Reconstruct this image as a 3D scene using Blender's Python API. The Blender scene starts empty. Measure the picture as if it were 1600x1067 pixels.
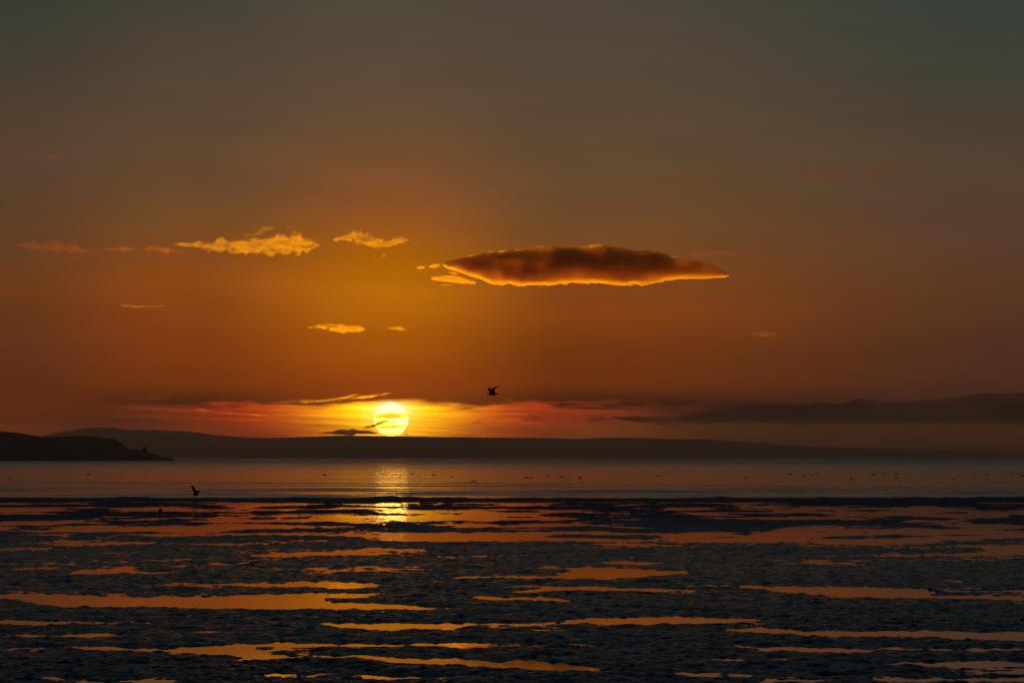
import bpy, bmesh, math, random
import numpy as np
from mathutils import Vector, Matrix

random.seed(7)
scene = bpy.context.scene
COL = scene.collection

# ------------------------------------------------------------------ camera
FPX = 5692.0            # focal length in photo pixels (1600 px wide): 128 mm on 36 mm
HOR = 715.4             # photo row of the true horizon
CAMH = 2.5
PITCH = math.atan((HOR - 533.5) / FPX)
cam_data = bpy.data.cameras.new("camera")
cam = bpy.data.objects.new("camera", cam_data)
COL.objects.link(cam)
cam.location = (0, 0, CAMH)
cam.rotation_euler = (math.pi / 2 + PITCH, 0, 0)
cam_data.sensor_width = 36.0
cam_data.lens = 36.0 * FPX / 1600.0
cam_data.clip_start = 0.1
cam_data.clip_end = 250000.0
scene.camera = cam
F_ = np.array([0, math.cos(PITCH), math.sin(PITCH)])
U_ = np.array([0, -math.sin(PITCH), math.cos(PITCH)])

def direction(px, py):
    d = F_ + np.array([(px - 800.0) / FPX, 0, 0]) + U_ * ((533.5 - py) / FPX)
    return d
def at(px, py, dist):
    """point at forward distance dist (metres) seen in photo pixel px, py"""
    d = direction(px, py)
    d = d * (dist / d[1])
    return Vector((d[0], d[1], d[2] + CAMH))
def ground(px, py, z=0.0):
    d = direction(px, py)
    t = (z - CAMH) / d[2]
    return Vector((d[0] * t, d[1] * t, z))
def project(X, Y, Z):
    vz = Z - CAMH
    depth = Y * F_[1] + vz * F_[2]
    return 800 + FPX * X / depth, 533.5 - FPX * (Y * U_[1] + vz * U_[2]) / depth

SUN_D = direction(611.0, 655.0)
SUN_AZ = math.atan2(SUN_D[0], SUN_D[1])
SUN_EL = math.atan2(SUN_D[2], math.hypot(SUN_D[0], SUN_D[1]))

# ------------------------------------------------------------------ render settings
scene.render.engine = "CYCLES"
scene.view_settings.view_transform = "Standard"
scene.view_settings.look = "None"
scene.view_settings.exposure = 0.0
scene.view_settings.gamma = 1.0
scene.view_settings.use_curve_mapping = False
cy = scene.cycles
cy.max_bounces = 10
cy.diffuse_bounces = 2
cy.glossy_bounces = 4
cy.volume_bounces = 6
cy.transparent_max_bounces = 16
cy.volume_max_steps = 512
cy.use_denoising = True
cy.sample_clamp_indirect = 4.0

# ------------------------------------------------------------------ node helpers
def lin(c):
    o = []
    for v in c:
        v = v / 255.0
        o.append(v / 12.92 if v <= 0.04045 else ((v + 0.055) / 1.055) ** 2.4)
    return tuple(o) + (1.0,)

class NT:
    def __init__(self, tree):
        self.t = tree; self.n = tree.nodes; self.l = tree.links
    def put(self, sock, v):
        if hasattr(v, "is_linked"): self.l.new(v, sock)
        else: sock.default_value = v
    def m(self, op, a, b=0.0, c=0.0, clamp=False):
        n = self.n.new("ShaderNodeMath"); n.operation = op; n.use_clamp = clamp
        self.put(n.inputs[0], a); self.put(n.inputs[1], b); self.put(n.inputs[2], c)
        return n.outputs[0]
    def ramp(self, fac, stops, interp="LINEAR"):
        n = self.n.new("ShaderNodeValToRGB"); n.color_ramp.interpolation = interp
        e = n.color_ramp.elements
        while len(e) > 1: e.remove(e[-1])
        e[0].position = stops[0][0]; e[0].color = stops[0][1]
        for p, c in stops[1:]:
            k = e.new(p); k.color = c
        self.put(n.inputs[0], fac)
        return n.outputs[0]
    def mix(self, fac, a, b, mode="MIX"):
        n = self.n.new("ShaderNodeMix"); n.data_type = "RGBA"; n.blend_type = mode
        n.clamp_result = False
        self.put(n.inputs[0], fac); self.put(n.inputs[6], a); self.put(n.inputs[7], b)
        return n.outputs[2]
    def noise(self, vec, scale, detail=4, rough=0.55, dims="3D"):
        n = self.n.new("ShaderNodeTexNoise"); n.noise_dimensions = dims
        if vec is not None: self.l.new(vec, n.inputs["Vector"])
        n.inputs["Scale"].default_value = scale
        n.inputs["Detail"].default_value = detail
        n.inputs["Roughness"].default_value = rough
        return n.outputs[0]
    def xyz(self, x, y, z):
        n = self.n.new("ShaderNodeCombineXYZ")
        self.put(n.inputs[0], x); self.put(n.inputs[1], y); self.put(n.inputs[2], z)
        return n.outputs[0]
    def sep(self, v):
        n = self.n.new("ShaderNodeSeparateXYZ"); self.l.new(v, n.inputs[0])
        return n.outputs
    def maprange(self, v, a, b, c, d, smooth=False):
        n = self.n.new("ShaderNodeMapRange")
        if smooth: n.interpolation_type = "SMOOTHSTEP"
        self.put(n.inputs[0], v)
        for i, k in enumerate((a, b, c, d)): n.inputs[i + 1].default_value = k
        return n.outputs[0]

# ------------------------------------------------------------------ world: dusk sky by direction
world = bpy.data.worlds.new("World")
scene.world = world
world.use_nodes = True
w = NT(world.node_tree)
for n in list(w.n): w.n.remove(n)
out = w.n.new("ShaderNodeOutputWorld")
bg = w.n.new("ShaderNodeBackground")
bg.inputs["Strength"].default_value = 1.0
w.l.new(bg.outputs[0], out.inputs[0])
tc = w.n.new("ShaderNodeTexCoord")
dx, dy, dz = w.sep(tc.outputs["Generated"])
# hundredths of a degree of elevation, and of azimuth away from the sun
DEG = 180.0 / math.pi * 100.0 * 0.99342
elev = w.m("MULTIPLY", w.m("ARCSINE", dz), DEG)
az = w.m("MULTIPLY", w.m("SUBTRACT", w.m("ARCTAN2", dx, dy), SUN_AZ), DEG)
aza = w.m("ABSOLUTE", az)
efac = w.m("DIVIDE", elev, 1000.0)
def E(y): return (HOR - y) / 1000.0
# clear-sky colours of the dusk by azimuth column (degrees x 100 from the sun) and elevation row (linear RGB)
SKY_COLS = [[[4, [0.03779, 0.04623, 0.03344]], [121, [0.06472, 0.05213, 0.03363]], [250, [0.11106, 0.05713, 0.03231]], [341, [0.11557, 0.05485, 0.02186]], [454, [0.18091, 0.04909, 0.01001]], [531, [0.15343, 0.03939, 0.00998]], [600, [0.14856, 0.03007, 0.0064]], [656, [0.22079, 0.03203, 0.00308]]], [[4, [0.06346, 0.059, 0.03983]], [121, [0.09251, 0.06515, 0.03895]], [250, [0.13145, 0.07086, 0.032]], [301, [0.15661, 0.07371, 0.02769]], [345, [0.19392, 0.07386, 0.01794]], [431, [0.31586, 0.07649, 0.00724]], [541, [0.29532, 0.05111, 0.00352]], [601, [0.26314, 0.04474, 0.00014]], [645, [0.0, 0.0, 0.0]]], [[4, [0.0807, 0.07004, 0.04334]], [104, [0.11243, 0.07276, 0.0454]], [200, [0.14327, 0.07875, 0.036]], [320, [0.29218, 0.08829, 0.01966]], [400, [0.45376, 0.1302, 0.00031]], [454, [0.62694, 0.182, 0.0]], [530, [0.50406, 0.12069, 0.0]], [594, [0.46647, 0.0785, 0.0]], [612, [0.44781, 0.07536, 0.0]]], [[4, [0.07811, 0.06375, 0.04388]], [121, [0.09578, 0.06764, 0.04127]], [250, [0.12993, 0.07314, 0.03324]], [331, [0.16291, 0.07419, 0.02322]], [410, [0.23657, 0.07027, 0.01202]], [491, [0.28863, 0.06113, 0.00409]], [571, [0.20606, 0.03887, 0.0009]], [601, [0.21911, 0.03576, 0.00071]], [640, [0.0, 0.0, 0.0]]], [[4, [0.03705, 0.05313, 0.04242]], [121, [0.05461, 0.05601, 0.03772]], [250, [0.09034, 0.05737, 0.03429]], [361, [0.10742, 0.05322, 0.02878]], [454, [0.11183, 0.04503, 0.01736]], [521, [0.09929, 0.03619, 0.01442]], [580, [0.09303, 0.03049, 0.01271]], [656, [0.0609, 0.01824, 0.01355]]]]
def sky_ramp(col):
    st = sorted([(E(y), tuple(max(0.0, v) for v in c) + (1,)) for y, c in col])
    st = [(0.0, st[0][1])] + [p for p in st if 0.001 < p[0] < 0.999] + [(1.0, (0.036, 0.050, 0.044, 1))]
    return w.ramp(efac, st)
XS = (10, 301, 611, 901, 1587)
ramps = [sky_ramp(c) for c in SKY_COLS]
base = ramps[0]
for i_ in range(4):
    base = w.mix(w.maprange(az, XS[i_] - 611.0, XS[i_ + 1] - 611.0, 0.0, 1.0, True), base, ramps[i_ + 1])
base = w.mix(w.maprange(az, 5000.0, 17500.0, 0.0, 1.0, True), base, ramps[0])
# soft large-scale streakiness of the air
sv = w.xyz(w.m("MULTIPLY", az, 0.004), w.m("MULTIPLY", elev, 0.02), 3.0)
n1 = w.noise(sv, 1.0, 6, 0.6)
base = w.mix(1.0, base, w.xyz(*(3 * [w.maprange(n1, 0.2, 0.8, 0.91, 1.09)])), "MULTIPLY")
# clear strip under the cloud sheet, lit round the sun
gv = w.xyz(w.m("MULTIPLY", az, 0.012), w.m("MULTIPLY", elev, 0.085), 0.0)
n2 = w.noise(gv, 1.0, 5, 0.6)
n2b = w.noise(w.xyz(w.m("MULTIPLY", az, 0.006), 11.0, 0.0), 1.0, 2, 0.5)
edge = w.m("ADD", w.m("MULTIPLY", w.m("SUBTRACT", n2, 0.5), 60.0), w.m("MULTIPLY", w.m("SUBTRACT", n2b, 0.5), 40.0))
top = w.m("SUBTRACT", HOR - 625.0, w.m("MULTIPLY", aza, 0.006))
under = w.m("SUBTRACT", w.m("ADD", top, w.m("MULTIPLY", edge, w.maprange(aza, 20.0, 200.0, 0.2, 1.0))), elev)
strip = w.maprange(under, -2.0, 14.0, 0.0, 1.0, True)
low = w.maprange(elev, 20.0, 72.0, 0.0, 1.0, True)
def fall(fr, fg, top_):
    return [(a_ / 560.0, (fr(a_), fg(a_), 0.006 * min(1.0, a_ / 250.0), 1)) for a_ in (0, 18, 36, 55, 75, 95, 115, 135, 155, 180, 205, 235, 270, 310, 360, 430, 560)]
ex = math.exp
glow = w.ramp(w.m("DIVIDE", aza, 560.0), fall(lambda a_: 7.0 * ex(-a_ / 92) + 0.235, lambda a_: 2.3 * ex(-(a_ / 98) ** 1.8) + 0.052, 0))
lowglow = w.ramp(w.m("DIVIDE", aza, 560.0), fall(lambda a_: 5.0 * ex(-a_ / 68) + 0.20, lambda a_: 1.6 * ex(-(a_ / 70) ** 1.6) + 0.030, 0))
g = w.mix(low, lowglow, glow)
n3 = w.noise(w.xyz(w.m("MULTIPLY", az, 0.007), w.m("ADD", w.m("MULTIPLY", elev, 0.20), w.m("MULTIPLY", az, 0.006)), 5.0), 1.0, 6, 0.62)
g = w.mix(1.0, g, w.xyz(*(3 * [w.maprange(n3, 0.3, 0.7, 0.55, 1.35)])), "MULTIPLY")
gw = w.m("MULTIPLY", strip, w.maprange(aza, 300.0, 560.0, 1.0, 0.0, True))
base = w.mix(gw, base, g)
# aureole hugging the sun
rr = w.m("SQRT", w.m("ADD", w.m("POWER", aza, 2.0), w.m("POWER", w.m("ABSOLUTE", w.m("SUBTRACT", elev, HOR - 652.0)), 2.0)))
aur = w.m("MULTIPLY", w.m("EXPONENT", w.m("MULTIPLY", w.m("SUBTRACT", rr, 26.0), -0.11)), w.m("MULTIPLY", strip, w.maprange(elev, 44.0, 80.0, 0.25, 1.0, True)), clamp=True)
base = w.mix(aur, base, (2.8, 2.1, 0.55, 1))
# physical sky takes over high up and behind
sky = w.n.new("ShaderNodeTexSky"); sky.sky_type = "NISHITA"; sky.sun_disc = False
sky.sun_elevation = SUN_EL; sky.sun_rotation = SUN_AZ
sky.air_density = 1.4; sky.dust_density = 2.0; sky.ozone_density = 2.0
SKY_STRENGTH = 0.08
high = w.mix(1.0, sky.outputs[0], (SKY_STRENGTH * 0.44, SKY_STRENGTH * 0.86, SKY_STRENGTH * 1.38, 1), "MULTIPLY")
hf = w.maprange(elev, 730.0, 2200.0, 0.0, 1.0, True)
base = w.mix(hf, base, high)
w.l.new(base, bg.inputs["Color"])

# ------------------------------------------------------------------ sun lamp: added below the horizon to light cloud undersides and spare the shore
LAMP_EL = math.radians(-3.2)
sl = bpy.data.lights.new("cloud_underlight", "SUN")
sl.energy = 0.30
sl.color = (1.0, 0.43, 0.014)
sl.angle = math.radians(0.2)
so = bpy.data.objects.new("cloud_underlight", sl)
COL.objects.link(so)
ld = Vector((math.sin(SUN_AZ) * math.cos(LAMP_EL), math.cos(SUN_AZ) * math.cos(LAMP_EL), math.sin(LAMP_EL)))
so.rotation_euler = (-ld).to_track_quat("-Z", "Y").to_euler()

# ------------------------------------------------------------------ numpy noise
_rng = np.random.RandomState(11)
_T2 = _rng.rand(256, 256)
_T3 = _rng.rand(64, 64, 64)
def vn2(x, y):
    xi = np.floor(x).astype(np.int64); yi = np.floor(y).astype(np.int64)
    fx = x - xi; fy = y - yi
    fx = fx * fx * (3 - 2 * fx); fy = fy * fy * (3 - 2 * fy)
    a = _T2[xi & 255, yi & 255]; b = _T2[(xi + 1) & 255, yi & 255]
    c = _T2[xi & 255, (yi + 1) & 255]; d = _T2[(xi + 1) & 255, (yi + 1) & 255]
    return (a + (b - a) * fx) * (1 - fy) + (c + (d - c) * fx) * fy
def fbm2(x, y, octaves=4, gain=0.5):
    s = 0; a = 1.0; tot = 0
    for o in range(octaves):
        s = s + a * (vn2(x * (2 ** o) + 17.3 * o, y * (2 ** o) + 9.1 * o) - 0.5)
        tot += a; a *= gain
    return s / tot * 2.0
def vn3(x, y, z):
    xi = np.floor(x).astype(int); yi = np.floor(y).astype(int); zi = np.floor(z).astype(int)
    fx = x - xi; fy = y - yi; fz = z - zi
    fx = fx * fx * (3 - 2 * fx); fy = fy * fy * (3 - 2 * fy); fz = fz * fz * (3 - 2 * fz)
    r = 0
    for i in (0, 1):
        for j in (0, 1):
            for k in (0, 1):
                r = r + _T3[(xi + i) & 63, (yi + j) & 63, (zi + k) & 63] * (fx if i else 1 - fx) * (fy if j else 1 - fy) * (fz if k else 1 - fz)
    return r
def fbm3(x, y, z, octaves=4, gain=0.55):
    s = 0; a = 1.0; tot = 0
    for o in range(octaves):
        q = 2 ** o
        s = s + a * (vn3(x * q + 5.2 * o, y * q + 1.7 * o, z * q + 8.3 * o) - 0.5); tot += a; a *= gain
    return s / tot * 2.0
def sstep(a, b, x):
    t = np.clip((x - a) / (b - a), 0, 1)
    return t * t * (3 - 2 * t)

# ------------------------------------------------------------------ mesh helpers
def grid_mesh(name, X, Y, Z, smooth=True):
    r, c = X.shape
    co = np.empty((r * c, 3), np.float32)
    co[:, 0] = X.ravel(); co[:, 1] = Y.ravel(); co[:, 2] = Z.ravel()
    idx = np.arange(r * c, dtype=np.int32).reshape(r, c)
    q = np.stack([idx[:-1, :-1], idx[:-1, 1:], idx[1:, 1:], idx[1:, :-1]], -1).reshape(-1, 4)
    me = bpy.data.meshes.new(name)
    me.vertices.add(len(co)); me.vertices.foreach_set("co", co.ravel())
    me.loops.add(q.size); me.loops.foreach_set("vertex_index", q.ravel())
    me.polygons.add(len(q))
    me.polygons.foreach_set("loop_start", np.arange(0, q.size, 4, dtype=np.int32))
    me.polygons.foreach_set("loop_total", np.full(len(q), 4, np.int32))
    me.polygons.foreach_set("use_smooth", np.full(len(q), smooth))
    me.update(calc_edges=True)
    return me
def link(name, me, material=None, parent=None):
    o = bpy.data.objects.new(name, me)
    COL.objects.link(o)
    if material is not None: me.materials.append(material)
    if parent is not None: o.parent = parent
    return o
def tag(o, label=None, cat=None, group=None, kind=None):
    if label: o["label"] = label
    if cat: o["category"] = cat
    if group: o["group"] = group
    if kind: o["kind"] = kind
    return o

def new_mat(name):
    m = bpy.data.materials.new(name); m.use_nodes = True
    nt = NT(m.node_tree)
    return m, nt, m.node_tree.nodes["Principled BSDF"]

# ------------------------------------------------------------------ materials
mud_mat, q, bs = new_mat("wet_mud")
geo = q.n.new("ShaderNodeNewGeometry")
a = q.noise(geo.outputs["Position"], 1.3, 5, 0.6)
b = q.noise(geo.outputs["Position"], 7.0, 6, 0.68)
q.l.new(q.ramp(a, [(0.3, (0.008, 0.009, 0.011, 1)), (0.7, (0.018, 0.019, 0.020, 1))]), bs.inputs["Base Color"])
_, gy, _ = q.sep(geo.outputs["Position"])
# far off the clods are too small to see: their relief turns into roughness
q.l.new(q.m("ADD", q.maprange(a, 0.3, 0.7, 0.10, 0.24), q.maprange(gy, 70.0, 180.0, 0.0, 0.38, True)), bs.inputs["Roughness"])
bmp = q.n.new("ShaderNodeBump"); bmp.inputs["Strength"].default_value = 1.0; bmp.inputs["Distance"].default_value = 0.18
q.l.new(b, bmp.inputs["Height"]); q.l.new(bmp.outputs[0], bs.inputs["Normal"])
bs.inputs["IOR"].default_value = 1.33
bs.inputs["Specular IOR Level"].default_value = 0.22

sea_mat, q, bs = new_mat("sea_water")
bs.inputs["Base Color"].default_value = (0.006, 0.010, 0.013, 1)
bs.inputs["IOR"].default_value = 1.38
geo = q.n.new("ShaderNodeNewGeometry")
px_, py_, pz_ = q.sep(geo.outputs["Position"])
ly = q.m("LOGARITHM", q.m("MAXIMUM", py_, 1.0), 10.0)
lane = q.noise(q.xyz(q.m("MULTIPLY", px_, 0.0006), q.m("MULTIPLY", ly, 30.0), 0.0), 1.0, 3, 0.55)
rg = q.ramp(q.m("DIVIDE", q.m("SUBTRACT", ly, 2.0), 2.3),
    [((2.00 - 2) / 2.3, (0.030,) * 3 + (1,)), ((2.15 - 2) / 2.3, (0.045,) * 3 + (1,)), ((2.30 - 2) / 2.3, (0.070,) * 3 + (1,)), ((2.42 - 2) / 2.3, (0.095,) * 3 + (1,)), ((2.66 - 2) / 2.3, (0.125,) * 3 + (1,)), ((2.85 - 2) / 2.3, (0.140,) * 3 + (1,)), ((3.10 - 2) / 2.3, (0.210,) * 3 + (1,)), ((3.30 - 2) / 2.3, (0.290,) * 3 + (1,)), ((3.80 - 2) / 2.3, (0.360,) * 3 + (1,)), ((3.95 - 2) / 2.3, (0.080,) * 3 + (1,)), ((4.30 - 2) / 2.3, (0.060,) * 3 + (1,))])
rr_ = q.m("MULTIPLY", rg, q.maprange(lane, 0.3, 0.7, 0.72, 1.28))
q.l.new(rr_, bs.inputs["Roughness"])

hill_mat, q, bs = new_mat("hill_moorland")
geo = q.n.new("ShaderNodeNewGeometry")
a = q.noise(geo.outputs["Position"], 0.004, 5, 0.6)
q.l.new(q.ramp(a, [(0.3, (0.085, 0.052, 0.022, 1)), (0.7, (0.17, 0.095, 0.04, 1))]), bs.inputs["Base Color"])
bs.inputs["Roughness"].default_value = 0.95
bs.inputs["Specular IOR Level"].default_value = 0.1
head_mat, q, bs = new_mat("headland_scrub")
geo = q.n.new("ShaderNodeNewGeometry")
a = q.noise(geo.outputs["Position"], 0.03, 5, 0.6)
q.l.new(q.ramp(a, [(0.3, (0.016, 0.020, 0.010, 1)), (0.7, (0.045, 0.042, 0.026, 1))]), bs.inputs["Base Color"])
bs.inputs["Roughness"].default_value = 0.95
bs.inputs["Specular IOR Level"].default_value = 0.1
def plumage(name, c, r=0.7):
    m, q, bs = new_mat(name)
    tcn = q.n.new("ShaderNodeTexCoord")
    a = q.noise(tcn.outputs["Object"], 14.0, 4, 0.6)
    q.l.new(q.ramp(a, [(0.3, tuple(v * 0.7 for v in c) + (1,)), (0.7, tuple(v * 1.2 for v in c) + (1,))]), bs.inputs["Base Color"])
    bs.inputs["Roughness"].default_value = r
    return m
gull_mat = plumage("gull_silhouette", (0.075, 0.072, 0.070))  # pale gull darkened: its backlit shade is put into the colour
dark_mat = plumage("dark_plumage_backlit", (0.035, 0.033, 0.032))  # standing gull's backlit dark is in this colour too
bill_mat = plumage("bill_horn", (0.09, 0.06, 0.02), 0.5)
leg_mat = plumage("leg_skin", (0.06, 0.045, 0.03), 0.6)
stone_mat = plumage("dark_stone", (0.05, 0.048, 0.045), 0.9)
slate_mat = plumage("slate_roof", (0.035, 0.035, 0.04), 0.8)

# ------------------------------------------------------------------ the sun itself
me = bpy.data.meshes.new("sun")
bm = bmesh.new(); bmesh.ops.create_icosphere(bm, subdivisions=5, radius=32000.0 * math.tan(26.3 / FPX))
for f in bm.faces: f.smooth = True
bm.to_mesh(me); bm.free()
sm = bpy.data.materials.new("sun_surface"); sm.use_nodes = True
q = NT(sm.node_tree)
for n in list(q.n): q.n.remove(n)
o_ = q.n.new("ShaderNodeOutputMaterial"); e_ = q.n.new("ShaderNodeEmission")
e_.inputs["Color"].default_value = (1.0, 0.51, 0.075, 1); e_.inputs["Strength"].default_value = 19.0
q.l.new(e_.outputs[0], o_.inputs[0])
sun = link("sun", me, sm)
sun.location = at(611.0, 655.0, 32000.0)
tag(sun, "low white-gold setting sun disc streaked by cloud above the hill ridge", "sun")

# ------------------------------------------------------------------ mudflat
POOLS = [
 [(0,926,935),(60,926,945),(110,928,948),(170,931,948),(250,932,948.5),(330,930.5,951),(420,928,952),(500,927,952),(533,940,953),(600,943,952.5),(680,946,952),(732,949,950)],
 [(455,930,936),(500,927,936),(533,926,935.5),(570,925.5,931),(615,925.5,926.5)],
 [(262,912.5,914.5),(330,911,916),(420,910,916.5),(480,909,918),(533,908.5,919),(575,908,917.5),(587,913,915)],
 [(0,968.5,976),(60,969.5,976),(120,971.5,975.5),(152,973,974.5)],
 [(160,971.5,975),(185,972,975),(212,972.5,974.5)], [(217,971.5,974.5),(237,972,974.5)], [(305,971.5,974.5),(324,972,974)],
 [(0,990,995.5),(60,990.5,995),(95,991.5,996),(130,989,996.5),(190,988.5,993),(207,991,992)],
 [(278,986,987.5),(300,984.5,988.5),(346,985,987.5)],
 [(20,1012,1014),(50,1010,1015),(82,1011.5,1014)],
 [(90,1010,1013.5),(120,1008,1015.5),(200,1009.5,1017),(250,1012.5,1017.5),(300,1009.5,1021),(345,1007,1026),(385,1005,1028.5),(400,1004.5,1012),(533,1003.5,1010.5),(600,1004,1010.5),(700,1003,1010.5),(770,1002.5,1012.5),(802,1008,1011)],
 [(345,1018,1026),(385,1019,1028.5),(440,1023.5,1029.5),(533,1024,1028.5),(590,1025.5,1033),(640,1027.5,1036.5),(700,1027.5,1040),(760,1032.5,1044.5),(800,1030,1045.5),(850,1032.5,1048.5),(900,1039,1050.5),(935,1046,1050)],
 [(815,1005,1009),(840,1004,1009),(872,1006,1009)], [(885,1004,1008.5),(915,1005,1009)],
 [(1028,1051,1054),(1048,1050,1055.5),(1066,1049.5,1056.5),(1110,1051.5,1057),(1168,1057,1058.5)],
 [(52,1059,1062),(70,1057.5,1065.5),(90,1059,1064)], [(126,1062,1066),(145,1060,1068),(160,1062,1068)], [(200,1061,1067),(224,1061,1067)], [(240,1059,1066),(258,1060,1067)],
 [(388,1031,1035),(402,1032,1035)], [(415,1050,1057),(424,1047,1059),(432,1050,1056)], [(465,1054,1060),(492,1052,1058)], [(505,1040,1045),(532,1041,1046)],
 [(551,1053,1057),(580,1053,1062),(617,1055,1062)], [(625,1053,1056),(640,1054,1061),(658,1056,1062)], [(671,1056,1062),(690,1057,1062)], [(702,1054,1060),(722,1055,1061)],
 [(486,974.5,976),(510,973.5,980.5),(533,973,981),(590,973,983),(640,973.5,983.5),(680,972.5,980),(720,975,979.5),(740,973.5,977),(800,974,977),(850,971.5,976),(900,966.5,974.5),(960,964,976.5),(1000,963,977),(1066,962.5,976),(1110,963.5,974),(1150,965.5,973.5),(1178,965,972)],
 [(1178,964,966.5),(1215,963.5,966),(1252,964.5,966)],
 [(700,901.5,903.5),(750,899,903.5),(850,898.5,903.5),(895,898,904)],
 [(838,885.5,887.5),(870,885,889),(893,886.5,904),(930,886,905.5),(960,886.5,905),(1000,887.5,901.5),(1040,891,898),(1068,893.5,896)],
 [(803,913.5,917.5),(842,914,917)], [(809,921.5,924.5),(850,914.5,925.5),(890,917,922.5),(960,917,923),(1066,920.5,924.5)],
 [(735,932,933.5),(760,931.5,937.5),(820,932.5,938),(880,934.5,940.5),(887,937,939)],
 [(1060,913.5,916),(1140,913.5,916.5),(1170,913.5,919.5),(1220,915.5,924.5),(1280,915.5,929.5),(1320,916,931.5),(1380,917,934),(1440,918,935),(1460,919.5,935.5),(1466,929,935.5),(1500,929.5,935.5),(1600,931.5,937),(1700,932,936)],
 [(1490,921,924.5),(1560,921.5,924.5),(1640,921.5,925)],
 [(1144,981,984.5),(1180,981,988),(1250,984,993),(1330,985,994),(1400,985,994.5),(1450,984,996),(1520,985.5,999),(1600,987.5,1002),(1700,988,1001)],
 [(1157,1007.5,1010.5),(1200,1008,1015.5),(1260,1008.5,1019),(1310,1011.5,1020),(1340,1015,1021),(1372,1012,1016)],
 [(1384,1011,1014.5),(1412,1011,1014.5)], [(1428,1012,1015.5),(1467,1012,1015.5)], [(1480,1012,1017),(1502,1013,1017)], [(1528,1010.5,1017.5),(1560,1012,1016),(1620,1012,1018)],
 [(1370,1035,1037),(1410,1032.5,1039.5),(1460,1035,1042),(1520,1032.5,1040),(1600,1033,1040),(1680,1034,1039)],
 [(1198,1059,1065),(1242,1060,1065)], [(1388,1057,1065),(1422,1058,1066)], [(1438,1059,1066),(1470,1058,1066)], [(1528,1056,1066),(1610,1056,1068)],
 [(1470,865.5,868.5),(1530,861.5,869.5),(1560,851,868.5),(1600,850.5,867.5),(1680,851,866)], [(1498,851.5,855),(1560,850.5,858)],
 [(1243,875,878),(1262,874.5,881),(1280,875.5,880)], [(1288,878,881.5),(1338,877.5,881.5)],
 [(366,868.5,870.5),(400,866.5,870),(460,863.5,868.5),(533,859.5,868.5),(560,860,868),(592,863,867.5)], [(538,858,861),(580,856,862),(620,855.5,861.5),(668,857.5,860.5)],
 [(95,895,897.5),(130,889.5,897.5),(170,887.5,897),(215,884.5,889.5)], [(90,848,852.5),(160,847.5,851.5),(235,846.5,850)], [(12,855,858.5),(74,855,859)], [(48,885,889.5),(86,885,889.5)], [(200,893,896),(260,892,895.5)],
 [(953,876,880),(985,875.5,882.5),(1012,878,882)], [(946,848,852),(990,847,853),(1035,850,854)],
 [(1066,834,846),(1160,835,847),(1255,836,844)], [(1290,843,851),(1360,840,852),(1440,843,850)], [(1420,827,839),(1500,827,844),(1565,830,842)],
 [(100,820,837),(200,822,838),(311,824,836)], [(560,835,842),(720,829,836),(840,832,838)],
 [(0,789,801),(200,789,803),(400,790,800),(600,790,798),(700,795,806),(800,797,806),(900,792,799)], [(660,800,812),(760,806,820),(850,812,832),(800,822,836)],
 [(1000,792,800),(1100,791,804),(1250,792,800),(1400,800,812),(1600,793,803)], [(1430,812,826),(1560,818,830)],
]
# rows near the shore and behind the camera coarse, then even in view angle
rows = np.concatenate([np.linspace(-25, 30, 90), 1.0 / np.linspace(1 / 30.6, 1 / 240.0, 1050)])
side_t = 1.0 + 0.0025 * np.arange(1, 111) + 2.6 * (np.arange(1, 111) / 110.0) ** 2.2   # flats go on, coarser, to either side
tt = np.concatenate([-side_t[::-1], np.linspace(-1, 1, 1060), side_t])
ncol = len(tt)
Yg = np.repeat(rows[:, None], ncol, 1)
Xg = tt[None, :] * (0.158 * np.maximum(rows, 12.0) + 2.0)[:, None]
vis = rows > 20
PX = np.zeros_like(Yg); PY = np.full_like(Yg, 2000.0)
PX[vis], PY[vis] = project(Xg[vis], Yg[vis], 0.0)
S = np.full_like(Yg, 40.0)
wob = fbm2(PX / 34.0, PY / 5.0, 3) * 1.6
PYw = PY + wob
PXw = PX + 34.0 * fbm2(PX / 70.0 + 5, PY / 4.0 + 9, 3)
for pl in POOLS:
    xs = [p[0] for p in pl]; y0 = min(p[1] for p in pl) - 14; y1 = max(p[2] for p in pl) + 14
    r0 = np.where((PY[:, ncol // 2] > y0) & (PY[:, ncol // 2] < y1))[0]
    if len(r0) == 0: continue
    sl_ = slice(r0[0], r0[-1] + 1)
    px = PXw[sl_]; py = PYw[sl_]
    ok = np.argsort(xs)
    xs_ = np.array(xs)[ok]; tp = np.array([p[1] for p in pl])[ok]; bt = np.array([p[2] for p in pl])[ok]
    ytop = np.interp(px, xs_, tp); ybot = np.interp(px, xs_, bt)
    ex = np.maximum(np.maximum(xs_[0] - px, px - xs_[-1]), 0) * 0.12
    s = np.maximum(ytop - py, py - ybot) + ex
    S[sl_] = np.minimum(S[sl_], s)
d = Yg
wx = Xg + 1.5 * fbm2(Xg / 9.0, d / 14.0, 2)
wy = d + 2.0 * fbm2(Xg / 7.0 + 40, d / 11.0, 2)
lump = fbm2(wx / 0.30, wy / 0.22, 4, 0.6)              # hand-sized clods
lump2 = np.abs(fbm2(wx / 0.80 + 9, wy / 0.50, 4, 0.6)) # small crumbs
swell = fbm2(wx / 5.0 + 3, wy / 4.0, 3)                # low ridges
farw = sstep(108, 120, d + 4 * fbm2(Xg / 20, d / 30 + 5, 2))
midw = sstep(76, 84, d) * (1 - farw)
big = fbm2(wx / 9.0 + 70, wy / 9.5 + 20, 4, 0.55)
streak0 = fbm2(wx / 1.6 + 23, wy / 2.2 + 11, 4, 0.6)
base_near = 0.036 + 0.030 * swell + 0.045 * streak0
streak = fbm2(wx / 3.4 + 13, wy / 3.8 + 31, 5, 0.62)
base_mid = 0.021 + 0.065 * streak
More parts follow.
